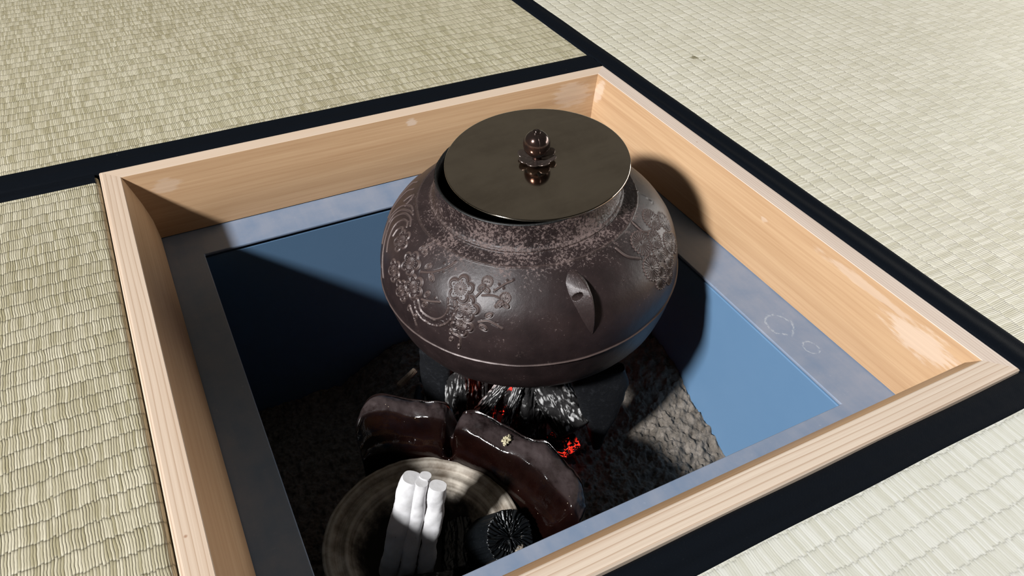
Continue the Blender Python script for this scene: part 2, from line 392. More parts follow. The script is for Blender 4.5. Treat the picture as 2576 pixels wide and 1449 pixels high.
def coal_mat(name, ashy, ember, glow):
    m = M(name); P = m.tc.outputs['Object']; c = m.attr('crack'); al = m.attr('along')
    n = m.noise(P, 110, 5, .7); n2 = m.noise(P, 480, 4, .7)
    rdg = m.math('ADD', m.math('MULTIPLY', c, 1.0), m.math('MULTIPLY', n2, .35))
    f = m.math('MULTIPLY', m.rng(rdg, .70, 1.0), m.rng(n, .58 - ashy * .16, .70 - ashy * .12))
    col = m.mix(f, (0.010, 0.009, 0.009), (0.50, 0.49, 0.48))
    m.bump(m.math('ADD', m.math('MULTIPLY', n2, .6), c), .6, .001)
    g = m.math('MULTIPLY', m.rng(m.noise(P, 48, 3, .5), .62 - ember * .17, .70 - ember * .12), m.rng(m.math('ADD', c, m.math('MULTIPLY', n2, .1)), .35, .62, 1, 0))
    return m.set(color=col, rough=.8, spec=.25, emis=(1.0, 0.035, 0.018), emis_s=m.math('MULTIPLY', g, glow))
mat_coal_grey = coal_mat('coal_ash_grey', 1.0, .1, 0.6)
mat_coal_white = coal_mat('coal_ash_white', 2.3, .0, 0.0)
mat_coal_red = coal_mat('coal_glowing', .55, .70, 1.5)
mat_coal_dark = coal_mat('coal_dark', .45, .0, 0.0)
def black_coal():
    m = M('chrysanthemum_charcoal'); P = m.tc.outputs['Object']; n = m.noise(P, 700, 3, .7)
    col = m.mix(m.rng(n, .6, .75), (.004, .005, .006), (.02, .024, .028)); m.bump(n, .4, .0006)
    return m.set(color=col, rough=.3, spec=.55)
mat_kiku = black_coal()
def lime_mat():
    m = M('lime_white_branch'); P = m.tc.outputs['Object']; n = m.noise(P, 120, 4, .6); n2 = m.noise(m.mapping(P, scale=(420, 420, 90)), 1.0, 3, .6)
    col = m.mix(m.rng(n, .3, .7, 0, 1, False), (0.60, 0.585, 0.585), (0.72, 0.71, 0.72))
    spot = m.math('MULTIPLY', m.rng(n2, .68, .74), m.rng(m.noise(P, 60, 2), .55, .62)); col = m.mix(m.math('MULTIPLY', spot, .7), col, (.14, .13, .14))
    m.bump(n, .3, .0012); return m.set(color=col, rough=.6, spec=.3)
mat_lime = lime_mat()
def plain(name, c, rough=.7):
    m = M(name); n = m.noise(m.tc.outputs['Object'], 200, 4); return m.set(color=m.mix(n, tuple(k * .8 for k in c), c), rough=rough)
mat_twig = plain('burnt_twig', (.30, .23, .17)); mat_sub = plain('floor_board', (.02, .017, .013))
mat_crumb = plain('straw_crumb', (.52, .46, .30)); mat_core = plain('mat_core', (.30, .26, .15))

# ------------------------------------------------------------------ setting: sub-floor around the pit
o = boxes('floor', [(-1.9, 1.9, 0.2135, 2.2, -.085, -.058), (-1.9, 1.9, -1.5, -.2135, -.085, -.058), (-1.9, -.2135, -.2135, .2135, -.085, -.058), (.2135, 1.9, -.2135, .2135, -.085, -.058)], mat_sub)
o['kind'] = 'structure'

# ------------------------------------------------------------------ tatami mats
def sharpen(o, ang):
    import bmesh
    bm = bmesh.new(); bm.from_mesh(o.data); bmesh.ops.recalc_face_normals(bm, faces=bm.faces)
    for ed in bm.edges: ed.smooth = not (len(ed.link_faces) == 2 and ed.calc_face_angle(0) > ang)
    bm.to_mesh(o.data); bm.free()
def rounded_mat(name, x0, x1, y0, y1, ztop, mat, parent, rx0=.0, rx1=.0, ry0=0., ry1=0.):
    """mat body with individually rounded long edges; fine strips only at the rounded edges"""
    def samples(a, b, ra, rb, n=7):
        s = []
        if ra > 0: s += [(a + ra - ra * math.cos(t), ra - ra * math.sin(t)) for t in np.linspace(0, math.pi / 2, n)]
        else: s += [(a, 0)]
        if rb > 0: s += [(b - rb + rb * math.sin(t), rb - rb * math.cos(t)) for t in np.linspace(0, math.pi / 2, n)]
        else: s += [(b, 0)]
        return s
    X = samples(x0, x1, rx0, rx1); Y = samples(y0, y1, ry0, ry1); nx, ny = len(X), len(Y)
    V = [(x, y, ztop - max(dx, dy)) for (x, dx) in X for (y, dy) in Y]; F = [tuple(f) for f in grid_faces(nx, ny)]
    zb = ztop - .054; ring = [i * ny for i in range(nx)] + [(nx - 1) * ny + j for j in range(1, ny)] + [i * ny + ny - 1 for i in range(nx - 2, -1, -1)] + [j for j in range(ny - 2, 0, -1)]
    n = len(V); V += [(V[i][0], V[i][1], zb) for i in ring]; k = len(ring)
    F += [(ring[i], n + i, n + (i + 1) % k, ring[(i + 1) % k]) for i in range(k)]
    F.append(tuple(n + i for i in range(k)))
    o = mesh_obj(name, V, F, mat, parent); sharpen(o, .5); return o

def border(name, x0, x1, y0, y1, z, parent, axis, drop=None):
    """a folded cloth strip, slightly puffed, 1.2 mm proud of the rush; edge next to the hearth turns down"""
    L = np.linspace((x0 if axis == 'x' else y0), (x1 if axis == 'x' else y1), 220)
    a, b = (y0, y1) if axis == 'x' else (x0, x1)
    t = np.concatenate([[0], np.linspace(0, 1, 13), [1]]); V = []
    for i, l in enumerate(L):
        for k, u in enumerate(t):
            zz = z + .0013 * (1 - (2 * u - 1) ** 6) + .00045 * math.sin(3.1 * u * 3 + l * 9) * (1 - (2 * u - 1) ** 4)
            w = a + (b - a) * u + .0002 * math.sin(l * 61 + u)
            if k == 0: zz = z - (.02 if drop == 'a' else .0015)
            if k == len(t) - 1: zz = z - (.02 if drop == 'b' else .0015)
            V.append((l, w, zz) if axis == 'x' else (w, l, zz))
    F = grid_faces(len(L), len(t)); F = F if axis == 'x' else F[:, ::-1]
    return mesh_obj(name, V, F, mat_border, parent)
ZT = -0.0012
G = 'tatami mats round the hearth'
e = empty('tatami_mat', (-.7, .7, -.055)); 
def at(e, f):   # keep child geometry in world coordinates
    f.matrix_parent_inverse = Matrix.Translation(-Vector(e.location)); return f
at(e, rounded_mat('rush_cover', -1.72, .2112, .2140, 1.12, ZT, mat_rush_back, e))
at(e, border('border', -1.72, .2112, .2132, .2385, ZT, e, 'x', 'a'))
tag(e, 'greenish straw tatami mat beyond the far side of the hearth, at top left', 'tatami mat', G)
e = empty('tatami_mat', (.7, .2, -.055))
at(e, rounded_mat('rush_cover', .2132, 1.15, -.9, 1.3, ZT, mat_rush_right, e))
at(e, border('border', .2128, .2325, -.9, 1.3, ZT, e, 'y', 'a'))
tag(e, 'large pale tatami mat with a small brown stain, along the right side of the hearth', 'tatami mat', G)
e = empty('tatami_mat', (-.2, -.6, -.055))
at(e, rounded_mat('rush_cover', -1.0, .2112, -1.2, -.2140, ZT, mat_rush_front, e))
at(e, border('border', -1.0, .2112, -.2310, -.2132, ZT, e, 'x', 'b'))
tag(e, 'palest tatami mat with wide ribs, at bottom right in front of the hearth', 'tatami mat', G)
e = empty('tatami_mat', (-.6, 0, -.055))
at(e, rounded_mat('rush_cover', -1.2, -.2132, -.2090, .2085, ZT, mat_rush_left, e, rx1=.0035))
at(e, border('border', -1.2, -.2150, .1995, .2128, ZT - .0006, e, 'x', 'b'))
tag(e, 'straw tatami mat with a rounded worn edge on the left side of the hearth', 'tatami mat', G)

# ------------------------------------------------------------------ hearth frame (four mitred rails)
S = .212
PROF = [(0, -.0015), (.0008, -.0004), (.0022, 0), (.0132, 0), (.0136, -.0003), (.0160, -.0060), (.0188, -.0133), (.0213, -.0202), (.0232, -.0272), (.0248, -.0340), (.0262, -.0492), (0.0, -.0492)]
fr = empty('cypress_frame', (0, 0, -.0492))
tag(fr, 'square pale cypress wood frame round the sunken hearth', 'hearth frame')
def rail(side):
    prof = list(PROF)
    if side == 'front': prof[4:8] = [(.0138, -.0003), (.0188, -.0042), (.0212, -.0090), (.0224, -.0170)]
    n = len(prof); V = []; F = []; mi = []
    L = np.linspace(-1, 1, 61)
    for t in L:
        for (d, z) in prof:
            w = S - d; a = t * w; off = S - d
            p = {'left': (-off, a), 'right': (off, -a), 'back': (a, off), 'front': (-a, -off)}[side]
            V.append((p[0], p[1], z))
    m = len(L)
    for i in range(m - 1):
        for j in range(n):
            k = (j + 1) % n
            F.append((i * n + j, i * n + k, (i + 1) * n + k, (i + 1) * n + j)); mi.append(1 if 4 <= j <= 9 else 0)
    F.append(tuple(range(n - 1, -1, -1))); F.append(tuple((m - 1) * n + j for j in range(n))); mi += [0, 0]
    o = mesh_obj('frame_rail', V, F, [mat_wt[side], mat_wi[side]], fr, smooth=False)
    o.data.polygons.foreach_set('material_index', mi)
    o.matrix_parent_inverse = Matrix.Translation((0, 0, .0492))
    import bmesh
    bm = bmesh.new(); bm.from_mesh(o.data); bmesh.ops.recalc_face_normals(bm, faces=bm.faces)
    for f in bm.faces: f.smooth = f.material_index == 1
    for ed in bm.edges: ed.smooth = not (len(ed.link_faces) == 2 and ed.calc_face_angle(0) > .6)
    bm.to_mesh(o.data); bm.free()
for s_ in ('left', 'back', 'right', 'front'): rail(s_)

# ------------------------------------------------------------------ metal liner
X0, X1, Y0, Y1 = -.1606, .1512, -.1610, .1528
ZL = -.0500
ln = empty('hearth_liner', (0, 0, -.255)); tag(ln, 'slate blue metal hearth liner with a flat ledge inside the wooden frame', 'hearth liner')
def lin(o): o.matrix_parent_inverse = Matrix.Translation((0, 0, .255)); return o
E2 = .205
def ring_sheet(name, outer, inner, z0, z1, mat, parent):
    (a0, a1, b0, b1), (c0, c1, d0, d1) = outer, inner
    V = []
    for z in (z1, z0):
        V += [(a0, b0, z), (a1, b0, z), (a1, b1, z), (a0, b1, z), (c0, d0, z), (c1, d0, z), (c1, d1, z), (c0, d1, z)]
    F = []
    for i in range(4):
        j = (i + 1) % 4
        F += [(i, j, 4 + j, 4 + i), (8 + i, 12 + i, 12 + j, 8 + j), (4 + i, 4 + j, 12 + j, 12 + i), (i, 8 + i, 8 + j, j)]
    return mesh_obj(name, V, F, mat, parent, smooth=False)
o = lin(ring_sheet('ledge', (-E2, E2, -E2, E2), (X0, X1, Y0, Y1), ZL - .0022, ZL, mat_ledge, ln)); bevel(o, .0007, 3)
# wall box sits just below the ledge, its rolled rim set 1 mm back
wb = .0009
o = lin(ring_sheet('wall_panel', (X0 - .006, X1 + .006, Y0 - .006, Y1 + .006), (X0 - wb, X1 + wb, Y0 - wb, Y1 + wb), -.250, ZL - .0042, mat_liner, ln)); bevel(o, .0008, 3)
o = lin(boxes('bottom_plate', [(X0 - .006, X1 + .006, Y0 - .006, Y1 + .006, -.255, -.250)], mat_liner, ln))

# ------------------------------------------------------------------ ash bed
n = 620
gx = np.linspace(X0 + .0002, X1 - .0002 + .0009, n); gy = np.linspace(Y0, Y1, n); GX, GY = np.meshgrid(gx, gy, indexing='ij')
zr = pchip(GY.ravel(), [-.17, -.089, -.072, -.049, -.027, -.02, .05, .16], [-.196, -.182, -.1735, -.168, -.153, -.1485, -.140, -.138]).reshape(GX.shape)
zf = -.178 - .028 * np.clip((-GX - .03) / .05, 0, 1)
w = np.clip((GX - .062) / (.151 - .062), 0, 1); w = w * w * (3 - 2 * w)
Z = zf * (1 - w) + zr * w
wbk = np.clip((GY - .08) / .07, 0, 1); Z = Z - wbk * .020 * (1 - w)
dm = np.hypot(GX + .0962, GY + .1025); wm = np.clip((.085 - dm) / .022, 0, 1); Z = Z * (1 - wm) + -.1385 * wm
P3 = np.stack([GX, GY, 0 * GX], -1)
Z = Z + fbm(P3, 38, 3) * .0035 + fbm(P3 + 4, 160, 4, .6) * .0030
lump = vnoise(P3 + 9, 300); Z = Z + np.clip(lump - .55, 0, 1) * .0050 - np.clip(vnoise(P3 + 21, 220) - .72, 0, 1) * .010
o = mesh_obj('ash_bed', np.stack([GX, GY, Z], -1), grid_faces(n, n), mat_ash)
tag(o, 'lumpy grey-brown ash bed sloping up to the liner wall', 'ash', kind='stuff')

# ------------------------------------------------------------------ kettle
KO = Vector((.03966, .03415, .00555)); KROT = (.0182, -.0744, 0)
ket = empty('iron_kettle', KO, KROT); tag(ket, 'round dark brown cast iron tea kettle with plum blossom relief over the fire', 'kettle')
ZK = [-.105, -.0975, -.0840, -.06857, -.0520, -.0452, -.0420, -.0340, -.02513, -.01158, .00955, .01317, .0245, .0295]
RK = [.030, .062, .0865, .09780, .10230, .10330, .10345, .10300, .10120, .09564, .07207, .06271, .0590, .05867]
zz = np.concatenate([np.linspace(-.105, -.046, 90), np.linspace(-.0455, .0136, 460)[0:], np.linspace(.014, .0295, 70)])
rr = pchip(zz, ZK, RK)
s_arc = np.concatenate([[0], np.cumsum(np.hypot(np.diff(zz), np.diff(rr)))])
th_f = np.radians(np.concatenate([np.linspace(108, 325, 1500), np.linspace(325, 468, 181)[1:-1]])); NT = len(th_f)
TH, SS = np.meshgrid(th_f, s_arc, indexing='ij'); RR = np.tile(rr, (NT, 1)); ZZ = np.tile(zz, (NT, 1))
H = np.zeros_like(TH)
def s_of(z): return float(np.interp(z, zz, s_arc))
def r_of(z): return float(np.interp(z, zz, rr))
def uv_local(th_deg, z_mm, R):
    t0 = math.radians(th_deg % 360); t0 = t0 if t0 > math.radians(100) else t0 + 2 * math.pi
    z0 = z_mm / 1000; s0 = s_of(z0); r0 = r_of(z0)
    i = np.where(np.abs(th_f - t0) * r0 < R * 1.6)[0]; j = np.where(np.abs(s_arc - s0) < R * 1.6)[0]
    if len(i) == 0 or len(j) == 0: return None
    sl = (slice(i[0], i[-1] + 1), slice(j[0], j[-1] + 1))
    return sl, (TH[sl] - t0) * RR[sl], SS[sl] - s0
def maxin(sl, h): H[sl] = np.maximum(H[sl], h)
g = lambda d, w: np.exp(-(d / w) ** 2)
def flower(th, z, R, rot=0.0, under=None):
    q = uv_local(th, z, R)
    if not q: return
    sl, u, v = q; rho = np.hypot(u, v); phi = np.arctan2(v, u) + rot
    d = rho - .60 * R
    for k in range(5):
        a = 2 * np.pi * k / 5 + np.pi / 2 - rot
        d = np.minimum(d, np.hypot(u - .60 * R * np.cos(a), v - .60 * R * np.sin(a)) - .385 * R)
    pf = np.clip((rho / R - .55) / .2, 0, 1); h = (.00062 * g(d + .09 * R, .075 * R)) * pf + .00022 * ((d < -.06 * R) | (rho < .55 * R))
    st = np.clip(np.cos(phi * 18), 0, 1) ** 1.5 * (rho < .46 * R) * (rho > .10 * R); h = h + .00036 * st
    for k in range(11):
        a = 2 * np.pi * k / 11 + rot; h = np.maximum(h, .00065 * g(np.hypot(u - .60 * R * np.cos(a), v - .60 * R * np.sin(a)), .05 * R))
    h = np.maximum(h, .0010 * g(rho, .08 * R))
    m = d < .12 * R
    H[sl] = np.where(m & (d < 0.0), h, np.where(m, np.maximum(h, H[sl] * .2), H[sl]))
    H[sl] = H[sl] - .00025 * g(d - .05 * R, .05 * R)
def leaf(th, z, L, rot):
    q = uv_local(th, z, L)
    if not q: return
    sl, u, v = q; c, s = math.cos(rot), math.sin(rot); a = u * c + v * s; b = -u * s + v * c
    d = np.sqrt((a / L) ** 2 + (b / (.62 * L)) ** 2) - .8
    h = .00045 * g(d + .05, .16) + .0003 * (d < 0) + .0003 * g(b / L, .08) * (d < 0)
    maxin(sl, h * (d < .25)); H[sl] -= .0002 * g(d - .3, .12)
def seg_dist(u, v, a, b):
    a = np.array(a); b = np.array(b); ab = b - a; t = np.clip(((u - a[0]) * ab[0] + (v - a[1]) * ab[1]) / (ab @ ab + 1e-12), 0, 1)
    return np.hypot(u - a[0] - ab[0] * t, v - a[1] - ab[1] * t)
def line(pts, w=.0007, hgt=.0006, outline=False):
    P = catmull([[p[0] % 360, p[1]] for p in pts], 4 * len(pts)) if len(pts) > 2 else np.array([[p[0] % 360, p[1]] for p in pts], float)
    th0, z0 = P[:, 0].mean(), P[:, 1].mean(); r0 = r_of(z0 / 1000); s0 = s_of(z0 / 1000)
    L = max(np.abs(np.radians(P[:, 0] - th0)).max() * r0, max(abs(s_of(z / 1000) - s0) for z in P[:, 1])) + 4 * w
    q = uv_local(th0, z0, L)
    if not q: return
    sl, u, v = q; Q = [(math.radians(p[0] - th0) * r_of(p[1] / 1000), s_of(p[1] / 1000) - s0) for p in P]
    d = np.full_like(u, 9.0)
    for a, b in zip(Q[:-1], Q[1:]): d = np.minimum(d, seg_dist(u, v, a, b))
    if outline:
        PX = np.stack([u, v, 0 * u], -1)
        h = hgt * g(d - w, w * .28) + hgt * .8 * (d < w) * np.clip(vnoise(PX, 900) - .35, 0, 1)
    else: h = hgt * g(d, w * .7)
    maxin(sl, h); H[sl] -= .00018 * g(d - w * 1.6, w * .6)
def dot(th, z, R=.0009):
    q = uv_local(th, z, R * 2)
    if q: sl, u, v = q; maxin(sl, .0006 * g(np.hypot(u, v), R * .7))
def rosette(th, z, R):
    q = uv_local(th, z, R)
    if not q: return
    sl, u, v = q; rho = np.hypot(u, v); phi = np.arctan2(v, u)
    sc = R * (.86 + .14 * np.abs(np.cos(phi * 10)))
    h = .00042 * np.clip(np.cos(phi * 20), 0, 1) * (rho < sc) * (rho > .16 * R) + .0005 * g(rho - sc, .05 * R) + .0005 * g(rho, .1 * R)
    m = rho < sc * 1.05; H[sl] = np.where(m, h, H[sl])
# trunk and twigs
line([(-162.1, -18.3), (-159.9, -23.1), (-156, -24.9), (-151.5, -23.9), (-147.5, -18.7), (-146.2, -12.2), (-147.2, -7.5)], .0023, .0007, True)
for b in ([(-165.5, -3.5), (-159.9, -.5), (-155.3, 3.1), (-152.2, 6.6)], [(-137.7, -3.3), (-135.4, .2)], [(-135.3, -2.2), (-131.4, -1.5), (-128.8, -2)],
          [(-130.7, .5), (-127, 3.2), (-123.7, 4.7)], [(-135.2, -15), (-132, -13.4), (-129.3, -14.5), (-126.6, -16.5)],
          [(-159.8, -14.8), (-155.7, -13.1), (-151.5, -10.8)], [(-145.8, -21.6), (-144.6, -26.1), (-141.7, -27.9), (-141.7, -34.3)],
          [(-171.5, 4), (-171, 6.6), (-169.5, 8.9)], [(-164.5, -24.9), (-162.3, -29.2), (-161.1, -34.7)], [(-72, 6.6), (-69.8, 1.8), (-64.7, -2.7)],
          [(-52.5, 8.7), (-52.6, 3.9), (-50, 1)], [(-26.9, 10.3), (-27.9, 5), (-28.8, 1.8)]):
    line(b, .00062, .0008)
for d_ in [(-156.8, 4.7), (-155, 1.8), (-153.7, -10), (-151.7, -10.9), (-129.3, 3), (-127.3, 1.8), (-126.1, 4.6), (-141.7, -30.6), (-126.5, -16.8), (-152, 6.9), (-123.5, 5)]: dot(*d_)
LA = [(-163.4, .4, .0026, .9), (-159.2, -2.6, .0028, -.6), (-158, -10.6, .0027, 1.1), (-157.9, -16.4, .0027, .8), (-131.5, -10.4, .0025, .5), (-133.4, -17.7, .0029, -.4),
      (-145.1, -30.9, .0024, .9), (-142.2, -35, .0020, 1.5), (-172.6, 4.3, .0027, 1.1), (-169.7, 3.8, .0025, .2), (-128.5, -5.3, .0027, .3), (-165.3, -25.7, .0026, 1.3), (-161.6, -28.5, .0024, 1.2), (-145.4, -25.5, .0022, 1.4)]
for l in LA: leaf(*l)
for (a, b, R, rt) in ((-141.5, -18.9, .0082, .4), (-140.5, -9.4, .0086, .2), (-144.8, -1.8, .0090, 0), (-179.7, -14.3, .0084, .3), (-171.4, -19.5, .0080, .1),
                      (-165.4, -11.6, .0084, .5), (173.6, -1.1, .0086, .2), (-173, -3.5, .0088, 0)): flower(a, b, R, rt)
for (a, b, R, rt) in ((-134.5, 3.3, .0044, .5), (-126.2, -2, .0044, .2)):
    rosette(a, b, R * .8); leaf(a - 1.6, b - 2.4, .0029, .8); leaf(a + .6, b - 3.0, .0025, -.5)
# flowing water on the left, pine sprays on the right
for w_ in ([(168.5, -26.5), (165.4, -17.5), (159.6, -10), (155.3, -5.4), (155.6, -.7), (158.8, 3.8), (165.2, 6), (170.1, 5.1)],
           [(169.2, -12.9), (164, -7.8), (160.7, -2.3), (161.9, 2.3), (166.1, 4.3), (168.9, 3.5)], [(149.8, -6.8), (150.1, .9), (155.6, 6.4), (161.1, 7.6)],
           [(135.2, -10), (128.1, -5), (120.7, -4)], [(147.1, 1.7), (146.5, 6.5), (149.5, 6.4), (152.6, 3.5)], [(153.9, -8), (152.2, -3.9), (153.5, 1.4), (159, 5.8), (164, 7.4)],
           [(172, -30), (168, -22), (163, -14), (158, -10)], [(148, -12), (142, -6), (138, 0), (140, 5)], [(143, -14), (136, -8), (131, -1), (133, 4)], [(160, -18), (154, -11), (149, -8)],
           [(166, -5), (165, -1), (167, 1.4), (169.5, .5)]): line(w_, .00085, .0008)
for r_ in ((-36, -6, .007), (-40, -18, .007), (-53.5, -26, .006), (-49.4, -16.7, .0076), (-44, -12.5, .0074), (-41.5, 1.6, .0078), (-53.4, -7.9, .0066), (-50.4, -3, .0064), (-59.5, -20.1, .0074), (-62.1, -10.2, .0082), (-58.4, 1.2, .0084)): rosette(*r_)
# raised rings round shoulder and belly
for z0, w0, h0 in ((.0094, .0007, .0006), (.0137, .0011, .0009), (-.0434, .0007, .0008)):
    H += h0 * g(SS - s_of(z0), w0) * (1 + .25 * (vnoise(np.stack([np.cos(TH), np.sin(TH), 0 * TH], -1), 25) - .5))
PX = np.stack([RR * np.cos(TH), RR * np.sin(TH), ZZ], -1)
H += fbm(PX, 55, 3) * .00035 + np.where(ZZ > .0092, 1, .10) * fbm(PX, 520, 3, .6) * .00022
gt, gs = np.gradient(H); dt = np.gradient(th_f)[:, None] * RR; ds = np.gradient(s_arc)[None, :]
edge = np.clip(np.hypot(gt / dt, gs / ds) * 1.15 - .32, 0, 1); edge *= (ZZ > -.05)
RH = RR + H * 1.15
body = np.stack([RH * np.cos(TH), RH * np.sin(TH), ZZ + H * .3 * np.clip((ZZ + .03) * 20, 0, 1)], -1)
NS = len(zz); Vb = body.reshape(-1, 3); Fb = grid_faces(NT, NS, True)
# rolled lip and dark inside
inn = [(.0583, .0301), (.0574, .0303), (.0566, .0297), (.0568, .024), (.0600, .0125), (.0700, .006), (.088, -.008), (.0985, -.03), (.0980, -.045), (.090, -.070), (.060, -.09), (.0, -.095)]
ob = mesh_obj('kettle_body', Vb, Fb, mat_iron, ket, attr={'edge': edge, 'relief': H * 1000})
Vi, Fi = lathe([(.0585, .0295)] + inn, 200); mesh_obj('kettle_interior', Vi, Fi[:, ::-1], mat_inner, ket)
Vc, Fc = lathe([(.030, -.105), (.0, -.1065)], 64); mesh_obj('kettle_base', Vc, Fc[:, ::-1], mat_iron, ket)
# pierced lugs: a half-cone standing on the wall, wide at the top, running down to a point, pierced sideways
def lug(th_deg):
    nT_, nS_ = 70, 44; V = []
    L_ = .0345; ztop = .0062
    for layer in (0, 1):
        for i in range(nT_):
            t = i / (nT_ - 1); z = ztop - L_ * t
            w = .0068 * (min(1, (t + .02) / .13) ** .5) * (1 - max(0, (t - .25) / .75)) ** .9 + .0003
            hp = .0098 * (min(1, t / .14) ** .55) * (1 - max(0, (t - .20) / .80)) ** 1.05
            tc = math.radians(th_deg + 2.2 * t)
            for j in range(nS_):
                s_ = -1 + 2 * j / (nS_ - 1)
                cr_ = .66
                h = ((s_ + 1) / (1 + cr_)) ** .92 if s_ < cr_ else max(0, (1 - s_) / (1 - cr_)) ** .42
                h = min(h, .97 + .03 * h)
                a = tc + s_ * w / .095; rb = r_of(min(z, .0094)) - .0004
                r = rb + hp * h if layer == 0 else rb - .0035
                r += (random.random() - .5) * .00018 * (layer == 0)
                V.append((r * math.cos(a), r * math.sin(a), z))
    N = nT_ * nS_; F = [tuple(f) for f in grid_faces(nT_, nS_)] + [tuple(reversed(f)) for f in grid_faces(nT_, nS_, off=N)]
    rim = [j for j in range(nS_)] + [i * nS_ + nS_ - 1 for i in range(1, nT_)] + [(nT_ - 1) * nS_ + j for j in range(nS_ - 2, -1, -1)] + [i * nS_ for i in range(nT_ - 2, 0, -1)]
    F += [(rim[k], rim[(k + 1) % len(rim)], N + rim[(k + 1) % len(rim)], N + rim[k]) for k in range(len(rim))]
    o = mesh_obj('lug', V, F, mat_iron, ket)
    import bmesh
    bm = bmesh.new(); bm.from_mesh(o.data); bmesh.ops.recalc_face_normals(bm, faces=bm.faces); bm.to_mesh(o.data); bm.free()
    # bore the hole
    a0 = math.radians(th_deg - .5); er = Vector((math.cos(a0), math.sin(a0), 0)); et = Vector((-math.sin(a0), math.cos(a0), 0))
    c = er * (r_of(-.0012) + .0046) + Vector((0, 0, -.0026)); nn = 32; CV = []
    for sd in (-1, 1):
        for k in range(nn):
            q = 2 * math.pi * k / nn; CV.append(tuple(c + et * (.02 * sd) + er * (.0017 * math.cos(q)) + Vector((0, 0, .0025 * math.sin(q)))))
    CF = [(k, (k + 1) % nn, nn + (k + 1) % nn, nn + k) for k in range(nn)] + [tuple(range(nn))[::-1], tuple(range(nn, 2 * nn))]
    cm = bpy.data.meshes.new('bore'); cm.from_pydata(CV, [], CF); bm = bmesh.new(); bm.from_mesh(cm); bmesh.ops.recalc_face_normals(bm, faces=bm.faces); bm.to_mesh(cm); bm.free()
    co = bpy.data.objects.new('bore', cm); COL.objects.link(co); co.parent = ket
    md = o.modifiers.new('b', 'BOOLEAN'); md.operation = 'DIFFERENCE'; md.object = co; md.solver = 'EXACT'
    bpy.context.view_layer.update()
    nm = bpy.data.meshes.new_from_object(o.evaluated_get(bpy.context.evaluated_depsgraph_get())); o.modifiers.clear(); o.data = nm
    at_ = nm.attributes.get('edge') or nm.attributes.new('edge', 'FLOAT', 'POINT')
    at_.data.foreach_set('value', np.full(len(nm.vertices), .10, dtype=np.float32))
    bpy.data.objects.remove(co)
    return o
random.seed(3)
lug(-97.6); lug(82.4)

# ------------------------------------------------------------------ lid with flower-mounted knob
LT = (0, -.072, 0)
lid = empty('kettle_lid', (.0465, .0343, .0378), (.058, -.088, 0)); tag(lid, 'round flat dark bronze lid set slightly ajar on the iron kettle', 'kettle lid')
R_ = .0600
Vl, Fl = lathe([(0, .0026), (.02, .00258), (.04, .0024), (.054, .00195), (.0580, .0016), (.0592, .00185), (R_, .0016), (R_ + .0002, .0008), (R_, -.0002), (.0585, -.0006), (.0525, -.0006), (.052, -.0012), (0, -.0012)], 256)
mesh_obj('lid_plate', Vl, Fl[:, ::-1], mat_lid, lid)
# knob flower base
nT, nRr = 160, 14; V = []
for i in range(nT):
    t = 2 * math.pi * i / nT
    for j in range(nRr):
        f = j / (nRr - 1); lob = .80 + .20 * abs(math.cos(t * 4)) ** .6
        r = .0012 + (.0128 * lob - .0012) * f
        z = .0030 + .0022 * f ** 2 + .0012 * abs(math.cos(t * 4)) ** .7 * f - .0004 * (f > .95); V.append((r * math.cos(t), r * math.sin(t), z))
    for j in range(nRr - 1, -1, -1):
        f = j / (nRr - 1); lob = .80 + .20 * abs(math.cos(t * 4)) ** .6; r = .0012 + (.0126 * lob - .0012) * f
        z = .0025 + .0018 * f ** 2 + .0010 * abs(math.cos(t * 4)) ** .7 * f; V.append((r * math.cos(t), r * math.sin(t), z))
kf = mesh_obj('knob_flower', np.array(V), grid_faces(nT, nRr * 2, True), mat_flower, lid)
kn = mesh_obj('knob', *lathe([(0, .0020), (.0036, .0021), (.0028, .0040), (.0030, .0056)] + [(.0087 * math.sin(a), .0142 - .0090 * math.cos(a)) for a in np.linspace(.35, math.pi - .28, 40)] +
      [(.0027, .0229), (.0028, .0234), (.0024, .0236), (.0020, .0232), (.0012, .0231), (.0012, .0240), (.0, .0242)], 96), mat_knob, lid)
# slit openings cut into the bell-shaped knob: dark inlaid slots
sl = []
V = []; F = []
def bell(a, lat, r=.00883): return (r * math.cos(lat) * math.cos(a), r * math.cos(lat) * math.sin(a), .0142 + (r + .0003) * math.sin(lat))
for k in range(4):
    a0 = math.radians(-104 + 90 * k); n0 = len(V)
    pts = [(a0 - .32, -.62), (a0 - .10, -.33), (a0 + .10, -.42), (a0 + .34, -.38), (a0 + .42, -.44), (a0 + .16, -.60), (a0 + .04, -.86), (a0 - .10, -.74)]
    c0 = (a0 + .04, -.55)
    for st in range(6):
        for i in range(8): V.append(bell(c0[0] + (pts[i][0] - c0[0]) * st / 5, c0[1] + (pts[i][1] - c0[1]) * st / 5, .00885))
    F += [(n0 + st * 8 + i, n0 + (st + 1) * 8 + i, n0 + (st + 1) * 8 + (i + 1) % 8, n0 + st * 8 + (i + 1) % 8) for st in range(5) for i in range(8)]
mesh_obj('knob_slot', V, F, mat_inner, kn, smooth=False)
seam = []
V = []; F = []
for k in range(2):
    a0 = math.radians(-104 + 180 * k)
    for i, la in enumerate(np.linspace(-.35, 1.25, 24)):
        for s in (-1, 0, 1): V.append(bell(a0 + s * .022 / max(.3, math.cos(la)), la, .00872 + (.00022 if s == 0 else 0)))
    F += [(k * 72 + i * 3 + j, k * 72 + i * 3 + j + 1, k * 72 + (i + 1) * 3 + j + 1, k * 72 + (i + 1) * 3 + j) for i in range(23) for j in range(2)]
mesh_obj('knob_seam', V, F, mat_knob, kn)

